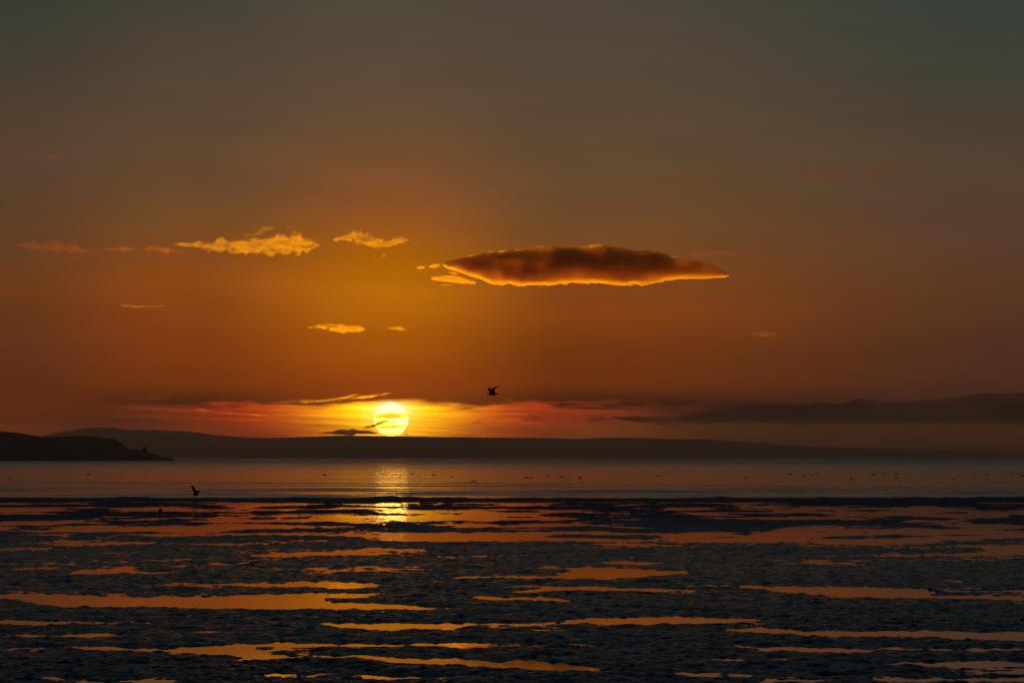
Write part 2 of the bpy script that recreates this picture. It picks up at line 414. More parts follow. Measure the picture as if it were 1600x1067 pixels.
base_far = -0.004 + 0.05 * big + 0.19 * streak - 0.03 * sstep(3.0, -3.0, S)
base_h = base_near * (1 - midw - farw) + base_mid * midw + base_far * farw
pool_prof = np.interp(S, [-6, -2.0, -0.5, 0.5, 3.0, 8.0], [-0.09, -0.04, -0.012, 0.12, 0.6, 1.0])
H_ = np.where(pool_prof <= 0, pool_prof, base_h * pool_prof)
H_ = H_ * (1 - farw) + base_far * farw
lw = np.interp(S, [-5, -1.5, 1.0], [0.2, 0.6, 1.0])
H_ = H_ + lw * (0.050 * lump + 0.036 * lump2 - 0.012) * (1 - 0.15 * farw)
wander = 3.5 * fbm2(Xg / 16, d * 0 + 3.3, 4)
bar = sstep(205, 211, d + wander) * (1 - sstep(220, 230, d + 1.5 * wander))
H_ = H_ * (1 - bar) + bar * (0.075 + 0.05 * lump)
H_ = H_ - 0.6 * sstep(231, 240, d + wander)
H_ = H_ + 0.05 * sstep(26, 5, d)
mud = link("mudflat", grid_mesh("mudflat", Xg, Yg, H_), mud_mat)
tag(mud, "dark wet tidal mud with raised lumpy ridges between shallow pools", kind="structure")

# ------------------------------------------------------------------ sea and pool water, one sheet
srow = np.concatenate([np.linspace(-1500, 200, 40), np.linspace(202, 222, 20), np.arange(222.2, 470, 0.09), 470 * (15600 / 470.0) ** np.linspace(0.002, 1, 160)])
nc = 181
ts = np.linspace(-1, 1, nc)
Ys = np.repeat(srow[:, None], nc, 1)
Xs = ts[None, :] * (40 + 0.6 * np.abs(srow))[:, None]
inner = np.sign(ts) * np.abs(ts) ** 1.5
Xs = inner[None, :] * (40 + 0.6 * np.abs(srow))[:, None]
Zs = np.zeros_like(Ys)
pxs = 800 + FPX * Xs / np.maximum(Ys, 50)
CR = [(747.5, 749, 754, 1.6), (751, 752.5, 759, 2.2), (754.5, 756, 763, 5.0), (758.6, 760, 766.4, 4.5), (762.5, 763.8, 769.2, 5.5), (766.4, 767.5, 772, 6.5),
      (770, 771, 774.4, 7.0), (773.4, 774.2, 776.8, 7.5), (776.8, 777.4, 779, 6.5)]
for k, (yl, yc, yr, hc) in enumerate(CR):
    yy = np.interp(pxs, [-400, 0, 750, 1600, 2000], [yl - 1, yl, yc, yr, yr + 1]) + 0.8 * fbm2(pxs / 260 + 7 * k, Ys * 0 + k, 3)
    dc = CAMH * FPX / (yy - HOR)
    u = Ys - dc
    amp = hc * 0.017 * (0.62 if k >= 6 else 1.0) * np.clip(0.8 + 0.75 * fbm2(pxs / 170 + 3 * k, Ys * 0 + 31.7 * k, 3), 0.05, 1.6)
    prof = np.where(u < 0, np.exp(-(u / 0.34) ** 2), np.exp(-(u / 2.2) ** 2))
    Zs += amp * prof * sstep(224, 230, Ys)
sea = link("sea", grid_mesh("sea", Xs, Ys, Zs), sea_mat)
tag(sea, "calm evening bay with low shore ripples reflecting the orange sky", kind="structure")

# ------------------------------------------------------------------ hills and headland
def ridge(name, prof, y_front, y_ridge, y_back, rough, mat, label, nx=500, ny=26, seed=0.0, noise_top=0.0, steep=0.7):
    xs = np.array([p[0] for p in prof], float); ys = np.array([p[1] for p in prof], float)
    pxl = np.linspace(xs[0], xs[-1], nx)
    hp = np.interp(pxl, xs, ys)
    k = np.hanning(7); k /= k.sum()
    hp = np.convolve(np.pad(hp, 3, mode="edge"), k, "valid")
    hp = hp + noise_top * fbm2(pxl / 9.0 + seed, pxl * 0 + seed, 3)
    top = np.array([at(a_, b_, y_ridge)[2] for a_, b_ in zip(pxl, hp)])
    Xr = (pxl - 800) / FPX * y_ridge
    depth = np.concatenate([np.linspace(0, 1, ny), np.linspace(1.1, 2, 10)])
    X = np.repeat(Xr[None, :], len(depth), 0)
    Y = np.zeros_like(X); Z = np.zeros_like(X)
    for i, dd in enumerate(depth):
        if dd <= 1:
            Y[i] = y_front + (y_ridge - y_front) * dd; sh = dd ** steep
        else:
            Y[i] = y_ridge + (y_back - y_ridge) * (dd - 1); sh = max(0.0, 1 - (dd - 1) ** 4)
        X[i] = Xr * (Y[i][0] / y_ridge)
        nz = fbm2(Xr / rough + seed, Y[i] / rough, 4)
        cut = 4 * dd * (1 - dd) if dd <= 1 else 0.0
        Z[i] = top * sh * (1 + 0.16 * nz * cut) - (1 - min(1, dd * 8)) * 1.0
    Z[-1] -= 1.0
    o = link(name, grid_mesh(name, X, Y, Z), mat)
    tag(o, label, kind="structure")
    return o
ridge("hill", [(-900, 700), (-300, 690), (0, 689), (60, 681.5), (100, 674), (130, 669.5), (155, 667.4), (175, 667.2), (195, 671), (240, 671), (275, 672.5), (320, 677), (360, 681.5), (390, 684), (440, 690), (520, 699), (640, 712), (680, 716.5)],
      12000, 14600, 15500, 420, hill_mat, "rounded dark moorland hill rising behind the headland", seed=2.0, noise_top=0.35)
ridge("hill", [(150, 716), (240, 700), (330, 689), (380, 683.8), (415, 683.8), (450, 683.2), (490, 682), (527, 680.3), (560, 680.6), (640, 681.4), (700, 682.6), (760, 683.4), (820, 683.7), (860, 684.2), (900, 685.6), (950, 683.4), (1000, 683.9), (1050, 686), (1100, 686.3), (1150, 689.5), (1200, 693.2), (1260, 697), (1330, 702), (1420, 708), (1500, 716)],
      11600, 13200, 15200, 380, hill_mat, "long level dark ridge directly beneath the setting sun", seed=5.0, noise_top=0.3, nx=700)
ridge("hill", [(1000, 716), (1080, 706), (1150, 699), (1210, 697.5), (1280, 698), (1340, 699.3), (1400, 699), (1450, 701), (1500, 703), (1560, 704.5), (1600, 705.5), (1800, 707), (2400, 708), (2600, 713)],
      13000, 15000, 15560, 380, hill_mat, "low faint hill line fading out under the dark cloud bank", seed=9.0, noise_top=0.3)
HEAD_Y = 3200.0
ridge("headland", [(-900, 640), (-400, 655), (-150, 665), (-60, 669), (0, 673.2), (30, 676.5), (60, 681.5), (68, 683), (85, 683), (92, 681.8), (120, 681.8), (150, 682.4), (165, 684.2), (180, 686.5), (188, 690), (194, 696), (198, 700.4), (210, 701.5), (222, 703.6), (230, 705), (238, 708), (246, 712), (256, 713.8), (262, 714.6), (268, 716.2), (274, 718.8)],
      3110, HEAD_Y, 3340, 38, head_mat, "near-black scrub headland running down to a low point", nx=900, seed=1.0, noise_top=0.8, steep=0.5)

def blob(name, loc, sx, sy, sz, mat, parent=None, seed=0, sub=3, amp=0.25):
    bm = bmesh.new(); bmesh.ops.create_icosphere(bm, subdivisions=sub, radius=1.0)
    r = random.Random(seed)
    off = [r.uniform(0, 50) for _ in range(3)]
    co = np.array([v.co[:] for v in bm.verts])
    nz = fbm3(co[:, 0] * 1.6 + off[0], co[:, 1] * 1.6 + off[1], co[:, 2] * 1.6 + off[2], 3)
    for v, k in zip(bm.verts, nz):
        v.co = Vector((v.co.x * sx, v.co.y * sy, v.co.z * sz)) * (1 + amp * 2 * float(k))
    me = bpy.data.meshes.new(name); bm.to_mesh(me); bm.free()
    o = link(name, me, mat, parent)
    o.location = loc
    return o
# shrubs on the headland's skyline
for i, (px, py, wd, hh, lab) in enumerate([
        (122.5, 681.6, 2.2, 1.9, "dark shrub standing alone, first of the row on the headland crest"),
        (128.5, 681.6, 2.0, 1.7, "dark shrub just left of the middle pair on the headland crest"),
        (133.0, 681.8, 2.0, 1.9, "dark shrub in the middle of the headland crest row"),
        (139.6, 681.8, 1.9, 2.1, "tallest dark shrub of the row on the headland crest"),
        (144.5, 682.6, 2.3, 1.4, "lowest dark shrub, last of the row where the headland crest drops")]):
    p = at(px, py, HEAD_Y); sc = HEAD_Y / FPX
    root = bpy.data.objects.new("shrub", None); COL.objects.link(root)
    root.location = (p.x, p.y, p.z - 1.2)
    tag(root, lab, "shrub", "shrubs along the headland crest")
    blob("crown", (0, 0, hh * sc * 0.5 + 1.0), wd * 0.5 * sc * 1.25, wd * 0.5 * sc, hh * sc * 0.72, head_mat, root, seed=i, amp=0.3)
    bm = bmesh.new(); bmesh.ops.create_cone(bm, cap_ends=True, segments=7, radius1=0.25, radius2=0.12, depth=2.4)
    m_ = bpy.data.meshes.new("trunk"); bm.to_mesh(m_); bm.free()
    link("trunk", m_, head_mat, root)
# small flat-topped hut on the point
p = at(226.2, 704.3, HEAD_Y); sc = HEAD_Y / FPX
hut = bpy.data.objects.new("hut", None); COL.objects.link(hut); hut.location = (p.x, p.y, p.z)
tag(hut, "small flat-topped dark hut on the headland's sloping point", "hut")
bm = bmesh.new()
bmesh.ops.create_cube(bm, size=1.0, matrix=Matrix.Translation((0, 0, 0.2)) @ Matrix.Diagonal((6.2 * sc, 5.0, 5.0, 1)))
bmesh.ops.bevel(bm, geom=bm.edges[:], offset=0.15, segments=2, affect="EDGES")
m_ = bpy.data.meshes.new("wall"); bm.to_mesh(m_); bm.free(); link("wall", m_, stone_mat, hut)
bm = bmesh.new()
bmesh.ops.create_cube(bm, size=1.0, matrix=Matrix.Translation((0, 0, 2.95)) @ Matrix.Diagonal((7.4 * sc, 5.8, 0.5, 1)))
bmesh.ops.bevel(bm, geom=bm.edges[:], offset=0.1, segments=2, affect="EDGES")
m_ = bpy.data.meshes.new("roof"); bm.to_mesh(m_); bm.free(); link("roof", m_, slate_mat, hut)

# ------------------------------------------------------------------ haze: one closed box of even pale air
HAZE_DENSITY = 7.9e-5
bm = bmesh.new(); bmesh.ops.create_cube(bm, size=1.0)
me = bpy.data.meshes.new("haze"); bm.to_mesh(me); bm.free()
hm = bpy.data.materials.new("haze_air"); hm.use_nodes = True
q = NT(hm.node_tree)
for n in list(q.n): q.n.remove(n)
o_ = q.n.new("ShaderNodeOutputMaterial"); v_ = q.n.new("ShaderNodeVolumePrincipled")
v_.inputs["Color"].default_value = (1.0, 0.73, 0.47, 1)
v_.inputs["Density"].default_value = HAZE_DENSITY
v_.inputs["Anisotropy"].default_value = 0.77
q.l.new(v_.outputs[0], o_.inputs["Volume"])
haze = link("haze", me, hm)
haze.scale = (24000, 18700, 142.0)
haze.location = (0, -3000 + 9350, 71 - 2.0)
tag(haze, "thin evening haze over the bay", kind="stuff")

# ------------------------------------------------------------------ clouds: lumpy closed volumes
def cloud_mat(name, albedo, density, aniso, absorb=(0, 0, 0), grain=60.0, step=0.1, patch=(0.04, 1.9)):
    m = bpy.data.materials.new(name); m.use_nodes = True
    q = NT(m.node_tree)
    for n in list(q.n): q.n.remove(n)
    o_ = q.n.new("ShaderNodeOutputMaterial"); v_ = q.n.new("ShaderNodeVolumePrincipled")
    v_.inputs["Color"].default_value = albedo + (1,)
    tcn = q.n.new("ShaderNodeTexCoord")
    ox, oy, oz = q.sep(tcn.outputs["Object"])
    k = 1.0 / grain
    nv = q.noise(q.xyz(q.m("MULTIPLY", ox, 0.42 * k), q.m("MULTIPLY", oy, 0.5 * k), q.m("MULTIPLY", oz, k)), 1.0, 5, 0.62)
    q.l.new(q.m("MULTIPLY", q.maprange(nv, 0.40, 0.62, patch[0], patch[1], True), density), v_.inputs["Density"])
    m.cycles.volume_step_rate = step
    v_.inputs["Anisotropy"].default_value = aniso
    v_.inputs["Absorption Color"].default_value = absorb + (1,)
    q.l.new(v_.outputs[0], o_.inputs["Volume"])
    return m

def tube(stations, dist, depth_k, amp, seed, nang=28, step=0.8, feat=6.0, boxy=0.0, taper=0.65):
    xs = np.array([s[0] for s in stations], float)
    n = max(24, int((xs[-1] - xs[0]) / step))
    px = np.linspace(xs[0], xs[-1], n)
    tp = np.interp(px, xs, [s[1] for s in stations]); bt = np.interp(px, xs, [s[2] for s in stations])
    k = np.hanning(9); k /= k.sum()
    if n > 60:
        tp = np.convolve(np.pad(tp, 4, mode="edge"), k, "valid"); bt = np.convolve(np.pad(bt, 4, mode="edge"), k, "valid")
    sc = dist / FPX
    f1 = fbm2(px / 16.0 + 7.7 * seed, px * 0 + seed, 4, 0.6); f2 = fbm2(px / 11.0 + 3.1 * seed + 50, px * 0 + seed, 4, 0.6)
    th = bt - tp
    tp = tp - amp * 0.55 * f1 * np.minimum(th, 9.0); bt = np.maximum(bt + amp * 0.35 * f2 * np.minimum(th, 9.0), tp + 0.25)
    cz = (tp + bt) / 2; hh = np.maximum((bt - tp) / 2, 0.02) * sc
    endf = np.sqrt(np.clip(np.minimum(np.arange(n), np.arange(n)[::-1]) / 6.0, 0.0, 1.0)); endf[0] = endf[-1] = 0.02
    hh = hh * endf
    verts = []
    ang = np.linspace(0, 2 * math.pi, nang, endpoint=False)
    ref = max(hh.max(), 1.0)
    for i in range(n):
        c = at(px[i], cz[i], dist)
        rd = depth_k * ((1 - taper) * ref + taper * hh[i]) * endf[i]
        vy = np.cos(ang) * rd; sn = np.sin(ang); vz = np.where(sn > 0, np.abs(sn) ** (1 - boxy), sn) * hh[i]
        fx = c.x / (feat * sc); 
        nz = fbm3(fx + vy * 0 + seed * 3.1, vy / (feat * sc) + seed, (vz + c.z) / (0.55 * feat * sc), 4, 0.6)
        r = np.clip(1 + amp * nz, 0.12, 2.2)
        for a_, b_ in zip(vy * r, vz * r): verts.append((c.x, c.y + a_, c.z + b_))
    faces = []
    for i in range(n - 1):
        for j in range(nang):
            j2 = (j + 1) % nang
            faces.append((i * nang + j, (i + 1) * nang + j, (i + 1) * nang + j2, i * nang + j2))
    faces.append(tuple(range(nang))); faces.append(tuple((n - 1) * nang + j for j in reversed(range(nang))))
    return verts, faces

def cloud(tubes, label, dist=24000.0, density=0.01, albedo=(0.98, 0.80, 0.14), aniso=0.94, depth_k=1.4, amp=0.8, seed=1, name="cloud", feat=6.0, cat="cloud", group=None, absorb=(0, 0, 0), grain=1.6, step=0.08, boxy=0.0, patch=(0.04, 1.9), nang=28, taper=0.65):  # default warm albedo holds the sunset reddening of white cloud
    V = []; Fc = []
    for i, st in enumerate(tubes):
        v, f = tube(st, dist, depth_k, amp, seed + 0.37 * i, feat=feat, boxy=boxy, nang=nang, taper=taper)
        o = len(V); V += v; Fc += [tuple(a + o for a in q_) for q_ in f]
    V = np.array(V); c0 = V.mean(0)
    me = bpy.data.meshes.new(name)
    me.from_pydata((V - c0).tolist(), [], Fc)
    bm = bmesh.new(); bm.from_mesh(me); bmesh.ops.recalc_face_normals(bm, faces=bm.faces[:]); bm.to_mesh(me); bm.free()
    o = link(name, me, cloud_mat(name + "_vapour", albedo, density, aniso, absorb, feat * dist / FPX * grain, step, patch))
    o.location = c0.tolist()
    tag(o, label, cat, group)
    return o

G1 = "small lit clouds above the sun"  # redder, duller albedos below hold the weaker light away from the sun
cloud([[(692,411.5,417),(700,408.5,419.5),(712,406,423),(726,402.5,427),(740,400,433),(752,398,437),(765,396.5,441),(790,393,444.5),(820,389.5,445.5),(850,387.5,443.5),(900,387,440.5),(945,386,443),(980,389.5,444.5),(1005,392.5,443),(1030,397.5,440),(1055,403,437.5),(1080,407,435.5),(1105,413,434.2),(1126,423,433),(1139,430.5,432)],
       [(672,434,437),(686,431.5,439),(700,430.5,441),(715,432,442.5),(730,436.5,443.5),(745,441,444)], [(688,444.5,446),(698,444,447),(706,445,446)],
       [(649,417.5,419.5),(656,415.5,421),(665,416.5,420)], [(668,416,418.5),(678,412.5,419),(689,412,416.5)], [(700,424,426),(709,425,428.5),(716,427.5,429)]],
      "largest cloud, dark purple-brown with a thin gold lower rim", density=0.0185, depth_k=2.6, amp=0.34, seed=3, feat=15, boxy=0.68, grain=1.5, step=0.05, patch=(0.62, 1.4), nang=44, taper=0.4)
cloud([[(1068,395,396),(1085,392,398),(1105,392,399.5),(1130,393.5,399),(1152,396.5,398)]], "faint reddish streak trailing right of the largest dark cloud", density=0.004, albedo=(0.55, 0.28, 0.16), seed=4, group=G1)
cloud([[(268,381,382.5),(290,379,386),(330,377,390),(360,373,394),(400,374,398),(430,371,399),(460,369,397),(480,371,394),(500,380,384)],
       [(378,366.5,369.5),(390,365,370),(400,363,368),(412,357,364),(430,354,358)], [(445,354,356),(456,353.5,357),(466,355,356.5)]],
      "long gold cloud with small puffs above, left of the sun", density=0.0046, patch=(0.0, 2.3), seed=5, amp=1.0, group=G1)
cloud([[(518,375,376.5),(535,369,377),(550,363,377),(565,365,381),(578,368,386),(590,374,388),(610,372,385),(630,370,379),(642,374,376)], [(594,399,401),(600,396,403),(606,397,401)], [(645,380,381),(650,379,383),(654,381,382)]],
      "ragged orange-gold cloud straight above the sun", density=0.0052, patch=(0.0, 2.3), seed=6, amp=1.1, group=G1)
cloud([[(18,382,383),(50,378,390),(75,378,392),(100,383,393),(130,387,396),(162,390,394)]], "dusky red smudge of cloud at the far left", density=0.0042, albedo=(0.58, 0.25, 0.12), patch=(0.35, 1.7), seed=7, amp=1.0, group=G1)
cloud([[(158,389,391),(178,386.5,391),(195,385,392),(214,386,392)], [(218,388,391),(238,384,392),(262,389,396),(290,393,397)]], "two broken orange wisps joining the red smudge to the long gold cloud", density=0.006, albedo=(0.85, 0.45, 0.14), patch=(0.35, 1.7), seed=8, amp=1.1, group=G1)
cloud([[(480,511,513),(500,506,514),(520,504,517),(545,508,518),(565,511,518),(574,515,516.5)]], "small brilliant yellow cloud closest above the sun", density=0.014, seed=9, amp=1.0, group=G1)
cloud([[(603,512,513),(615,509,514.5),(625,510,516.5),(638,516,517)]], "tiny yellow puff right of the brilliant yellow cloud", dist=30500, density=0.011, patch=(0.4, 1.6), seed=10, amp=1.0, group=G1)
cloud([[(180,476,478),(210,475,481),(245,478,480.5),(262,476,477)]], "thin orange dash of cloud low on the left", density=0.005, seed=11, amp=0.8, group=G1)
cloud([[(1165,520,521.5),(1190,517,525),(1218,521,524)]], "faint red dash of cloud on the right", density=0.004, albedo=(0.85, 0.4, 0.2), seed=12, amp=0.9, group=G1)
G2 = "dim dusky clouds in the upper sky"
cloud([[(1232,270,277),(1262,264,281),(1290,262,281),(1312,263,282),(1334,270,277)], [(1345,273,278),(1365,271,281),(1384,276,280)]], "dusky mauve patch of cloud high on the right", density=0.0028, seed=13, amp=1.2, albedo=(0.36, 0.17, 0.15), group=G2)
cloud([[(1350,268,272),(1375,260,270),(1402,259,266)]], "small dark mauve wisp beside the larger mauve patch", density=0.005, seed=14, amp=1.1, albedo=(0.36, 0.17, 0.15), group=G2)
cloud([[(66,243,245),(85,237,250),(106,244,247)]], "faint rusty puff alone high on the left", density=0.002, seed=15, amp=1.0, albedo=(0.6, 0.3, 0.2), group=G2)
cloud([[(1520,221,223),(1535,218,226),(1562,221,223)]], "barely visible grey wisp high at the right edge", density=0.0015, seed=16, amp=1.0, albedo=(0.4, 0.3, 0.3), group=G2)
cloud([[(1540,294,296),(1560,289,299),(1590,292,295)]], "faint grey-brown wisp at the right edge below the higher one", density=0.0012, seed=17, amp=1.0, albedo=(0.4, 0.3, 0.3), group=G2)
cloud([[(1353,587.6,588.6),(1366,588.0,589.6),(1378,589.6,591.0),(1392,591.6,592.6)]], "thin pale vapour trail slanting down over the dark cloud bank", density=0.008, seed=18, amp=0.3, name="vapour_trail", cat="vapour trail")
DK_SHADE = (0.16, 0.12, 0.12)  # low clouds' shade put into a dark albedo
G3 = "low dark clouds over the hill ridge"
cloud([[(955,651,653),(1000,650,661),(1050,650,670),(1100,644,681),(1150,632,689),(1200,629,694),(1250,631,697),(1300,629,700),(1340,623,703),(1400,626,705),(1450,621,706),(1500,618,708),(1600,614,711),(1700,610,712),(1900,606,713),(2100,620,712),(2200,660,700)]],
      "broad dark slate bank of cloud lying on the right-hand hills", density=0.009, patch=(0.5, 1.4), albedo=DK_SHADE, aniso=0.3, depth_k=1.0, amp=0.16, seed=19, feat=34, name="cloud_bank", cat="cloud bank")
cloud([[(1024,628,629.5),(1045,624,634),(1065,624.5,635),(1085,625,635),(1104,628,629.5)]], "dark lens-shaped cloud floating just over the bank's left end", density=0.006, albedo=DK_SHADE, aniso=0.3, seed=20, amp=0.8, group=G3)
cloud([[(810,655,656),(820,650,658),(832,647,658),(842,650,657),(858,653,655)]], "small dark puff over the ridge, nearer the sun", density=0.007, albedo=DK_SHADE, aniso=0.3, seed=21, amp=1.0, group=G3)
cloud([[(910,657,659),(920,648,660),(930,645,660),(942,649,660),(958,655,657)]], "dark puff over the ridge, between the sun-side puff and the bank", density=0.006, albedo=DK_SHADE, aniso=0.3, seed=22, amp=1.0, group=G3)
cloud([[(732,660,661.5),(742,657,663.5),(752,656.5,662.5),(763,659,660)]], "tiny dark sliver of cloud just right of the sun glow", density=0.008, albedo=DK_SHADE, aniso=0.3, seed=23, amp=0.9, group=G3)
cloud([[(498,676,677.5),(520,672,678.5),(540,670.5,679),(560,671,679),(576,672.5,678),(592,675.5,677.5)], [(566,668,671),(578,663.5,669),(590,659.5,665.5),(602,656.5,659),(612,655,656)]], "dark brown streaks cutting the glow at the sun's lower left", density=0.10, patch=(0.4, 1.5), albedo=DK_SHADE, aniso=0.3, seed=24, amp=0.7, group=G3, feat=8)
G4 = "bright wisps around the sun"
cloud([[(544,622.5,624),(565,618,623.5),(585,615.5,620),(600,613.5,617.5),(614,612.5,614)]], "slanting yellow wisp just above the sun", density=0.012, dist=30400, seed=25, amp=0.6, group=G4)
cloud([[(440,629,631),(480,625.5,630),(510,623,627.5),(535,619.5,624.5),(552,616.5,619.5),(566,614,615.5)]], "longer yellow-orange wisp left of the slanting one", density=0.008, dist=30400, seed=26, amp=0.8, group=G4)
cloud([[(302,639,640.5),(330,641,643.5),(365,644.5,647.5),(400,647.5,650),(430,651,652)]], "thin orange thread of cloud left of the glow", density=0.007, seed=27, amp=0.8, group=G4)
cloud([[(582,650,652),(588,647.5,654),(600,645,654),(618,644.2,653.5),(632,645.5,652.5),(641,648.5,651)]], "yellow bar of cloud across the sun's upper half", density=0.10, albedo=(0.36, 0.43, 0.98), absorb=(1, 1, 1), patch=(0.8, 1.2), step=0.2,  seed=28, amp=0.35, group=G4, dist=26000, feat=10)
cloud([[(582,657,660),(590,655.5,663),(602,655,663),(612,657.5,661.5),(622,660,661)], [(584,666,669),(592,664.3,670.3),(610,664,670.3),(628,664,668.5),(639,665,667)]], "broken yellow bars of cloud across the sun's middle", density=0.10, albedo=(0.36, 0.43, 0.98), absorb=(1, 1, 1), patch=(0.8, 1.2), step=0.2,  seed=29, amp=0.4, group=G4, dist=26000, feat=10)
cloud([[(588,677,680),(597,675.5,681),(605,676.8,681),(618,677,681),(632,677.5,680)]], "lowest yellow bar of cloud touching the ridge below the sun", density=0.10, albedo=(0.36, 0.43, 0.98), absorb=(1, 1, 1), patch=(0.8, 1.2), step=0.2,  seed=30, amp=0.3, group=G4, dist=26000, feat=10)

# ------------------------------------------------------------------ birds
def loft(bm, sections, n=14):
    """sections: list of (centre, axis_u, axis_v): elliptical rings joined and capped"""
    rings = []
    for c, u, v in sections:
        c = Vector(c); u = Vector(u); v = Vector(v)
        rings.append([bm.verts.new(c + u * math.cos(2 * math.pi * k / n) + v * math.sin(2 * math.pi * k / n)) for k in range(n)])
    for a, b in zip(rings[:-1], rings[1:]):
        for k in range(n):
            bm.faces.new((a[k], a[(k + 1) % n], b[(k + 1) % n], b[k]))
    bm.faces.new(list(reversed(rings[0]))); bm.faces.new(rings[-1])
def one_body(name, build, voxel, mat, parent=None, smooth=2):
    """several closed lofts fused into one continuous skin"""
    bm = bmesh.new(); build(bm); bmesh.ops.recalc_face_normals(bm, faces=bm.faces[:])
    me = bpy.data.meshes.new(name + "_draft"); bm.to_mesh(me); bm.free()
    tmp = bpy.data.objects.new("draft", me); COL.objects.link(tmp)
    r = tmp.modifiers.new("r", "REMESH"); r.mode = "VOXEL"; r.voxel_size = voxel
    s = tmp.modifiers.new("s", "SMOOTH"); s.iterations = smooth; s.factor = 0.4
    dg = bpy.context.evaluated_depsgraph_get()
    fin = bpy.data.meshes.new_from_object(tmp.evaluated_get(dg))
    fin.name = name
    for p in fin.polygons: p.use_smooth = True
    bpy.data.objects.remove(tmp); bpy.data.meshes.remove(me)
    fin.materials.clear()
    return link(name, fin, mat, parent)
def body_loft(bm, pts):
    """pts: (x, z, half_width, half_height) along x"""
    loft(bm, [((x, 0, z), (0, wd, 0), (0, 0, hh)) for x, z, wd, hh in pts])
def wing_loft(bm, pts):
    """pts: (centre, half_chord, half_thickness, chord_dir)"""
    secs = []
    for i, (c, hc, th, cd) in enumerate(pts):
        c = Vector(c); cd = Vector(cd).normalized()
        a = Vector(pts[max(i - 1, 0)][0]); b = Vector(pts[min(i + 1, len(pts) - 1)][0])
        span = (b - a).normalized()
        up = span.cross(cd).normalized()
        secs.append((c, cd * hc, up * th))
    loft(bm, secs, 12)
def part(name, parent, sections, mat, n=8):
    bm = bmesh.new(); loft(bm, sections, n)
    for f in bm.faces: f.smooth = True
    me = bpy.data.meshes.new(name); bm.to_mesh(me); bm.free()
    return link(name, me, mat, parent)

# gull in flight, head to the left
gull = bpy.data.objects.new("gull", None); COL.objects.link(gull)
def gull_build(bm):
    body_loft(bm, [(-.225, .004, .012, .012), (-.205, .008, .03, .028), (-.175, .012, .036, .034), (-.14, .008, .04, .036), (-.08, -.004, .062, .056), (0, -.01, .072, .062), (.08, -.006, .06, .05), (.15, .0, .042, .032), (.20, .002, .05, .016), (.27, .004, .062, .009)])
    wing_loft(bm, [((.01, -.02, .01), .10, .02, (1, 0, -.05)), ((.0, -.10, .09), .105, .018, (1, 0, 0)), ((.005, -.17, .17), .10, .016, (1, 0, .1)), ((.06, -.235, .235), .085, .014, (1, -.1, .1)), ((.16, -.29, .285), .06, .012, (1, -.3, .0)), ((.27, -.335, .325), .044, .016, (1, -.4, .2)), ((.385, -.37, .36), .022, .015, (1, -.4, .3))])
    wing_loft(bm, [((-.01, .02, .01), .09, .02, (1, 0, 0)), ((-.05, .10, .075), .08, .018, (1, 0, .5)), ((-.09, .17, .14), .062, .016, (1, 0, .8)), ((-.135, .24, .205), .058, .014, (1, 0, .9)), ((-.165, .30, .25), .055, .012, (1, 0, .6)), ((-.185, .33, .27), .035, .011, (1, 0, .4))])
one_body("body", gull_build, 0.009, gull_mat, gull)
part("bill", gull, [((-.215, 0, .004), (0, .009, 0), (0, 0, .010)), ((-.245, 0, .0), (0, .007, 0), (0, 0, .008)), ((-.268, 0, -.006), (0, .002, 0), (0, 0, .003))], bill_mat)
gull.location = at(769.6, 615.5, 150.0)
tag(gull, "dark gull flying left with raised wings, right of the setting sun", "gull")

# gull with one wing thrown up, on the dark sand bar at the water's edge
g2 = bpy.data.objects.new("gull", None); COL.objects.link(g2)
def g2_build(bm):
    body_loft(bm, [(-.20, .22, .02, .02), (-.17, .225, .06, .05), (-.10, .25, .095, .11), (-.02, .28, .11, .15), (.07, .31, .10, .15), (.14, .36, .075, .11), (.18, .42, .055, .07), (.205, .455, .05, .05), (.235, .46, .02, .02)])
    wing_loft(bm, [((-.01, -.04, .30), .13, .03, (1, 0, -.2)), ((-.06, -.08, .40), .12, .026, (1, 0, .0)), ((-.125, -.11, .52), .095, .022, (1, 0, .1)), ((-.18, -.13, .63), .08, .02, (1, 0, .2)), ((-.24, -.15, .74), .065, .018, (1, 0, .3)), ((-.275, -.16, .80), .04, .016, (1, 0, .4))])
    wing_loft(bm, [((-.01, .04, .30), .12, .03, (1, 0, -.2)), ((-.05, .10, .39), .11, .024, (1, 0, .0)), ((-.10, .16, .49), .085, .02, (1, 0, .1)), ((-.15, .20, .60), .06, .018, (1, 0, .2)), ((-.21, .23, .71), .04, .016, (1, 0, .3))])
one_body("body", g2_build, 0.016, dark_mat, g2)
part("bill", g2, [((.225, 0, .455), (0, .012, 0), (0, 0, .014)), ((.27, 0, .448), (0, .008, 0), (0, 0, .01)), ((.295, 0, .44), (0, .002, 0), (0, 0, .003))], bill_mat)
for s in (-1, 1):
    part("leg", g2, [((.01, s * .045, .2), (.012, 0, 0), (0, .012, 0)), ((.0, s * .045, .08), (.009, 0, 0), (0, .009, 0)), ((.01, s * .045, .0), (.014, 0, 0), (0, .02, 0))], leg_mat)
pg = ground(306.5, 780.5)
g2.location = (pg.x, pg.y, 0.075)
tag(g2, "dark gull with wing thrown up, standing at the water's edge on the left", "gull")

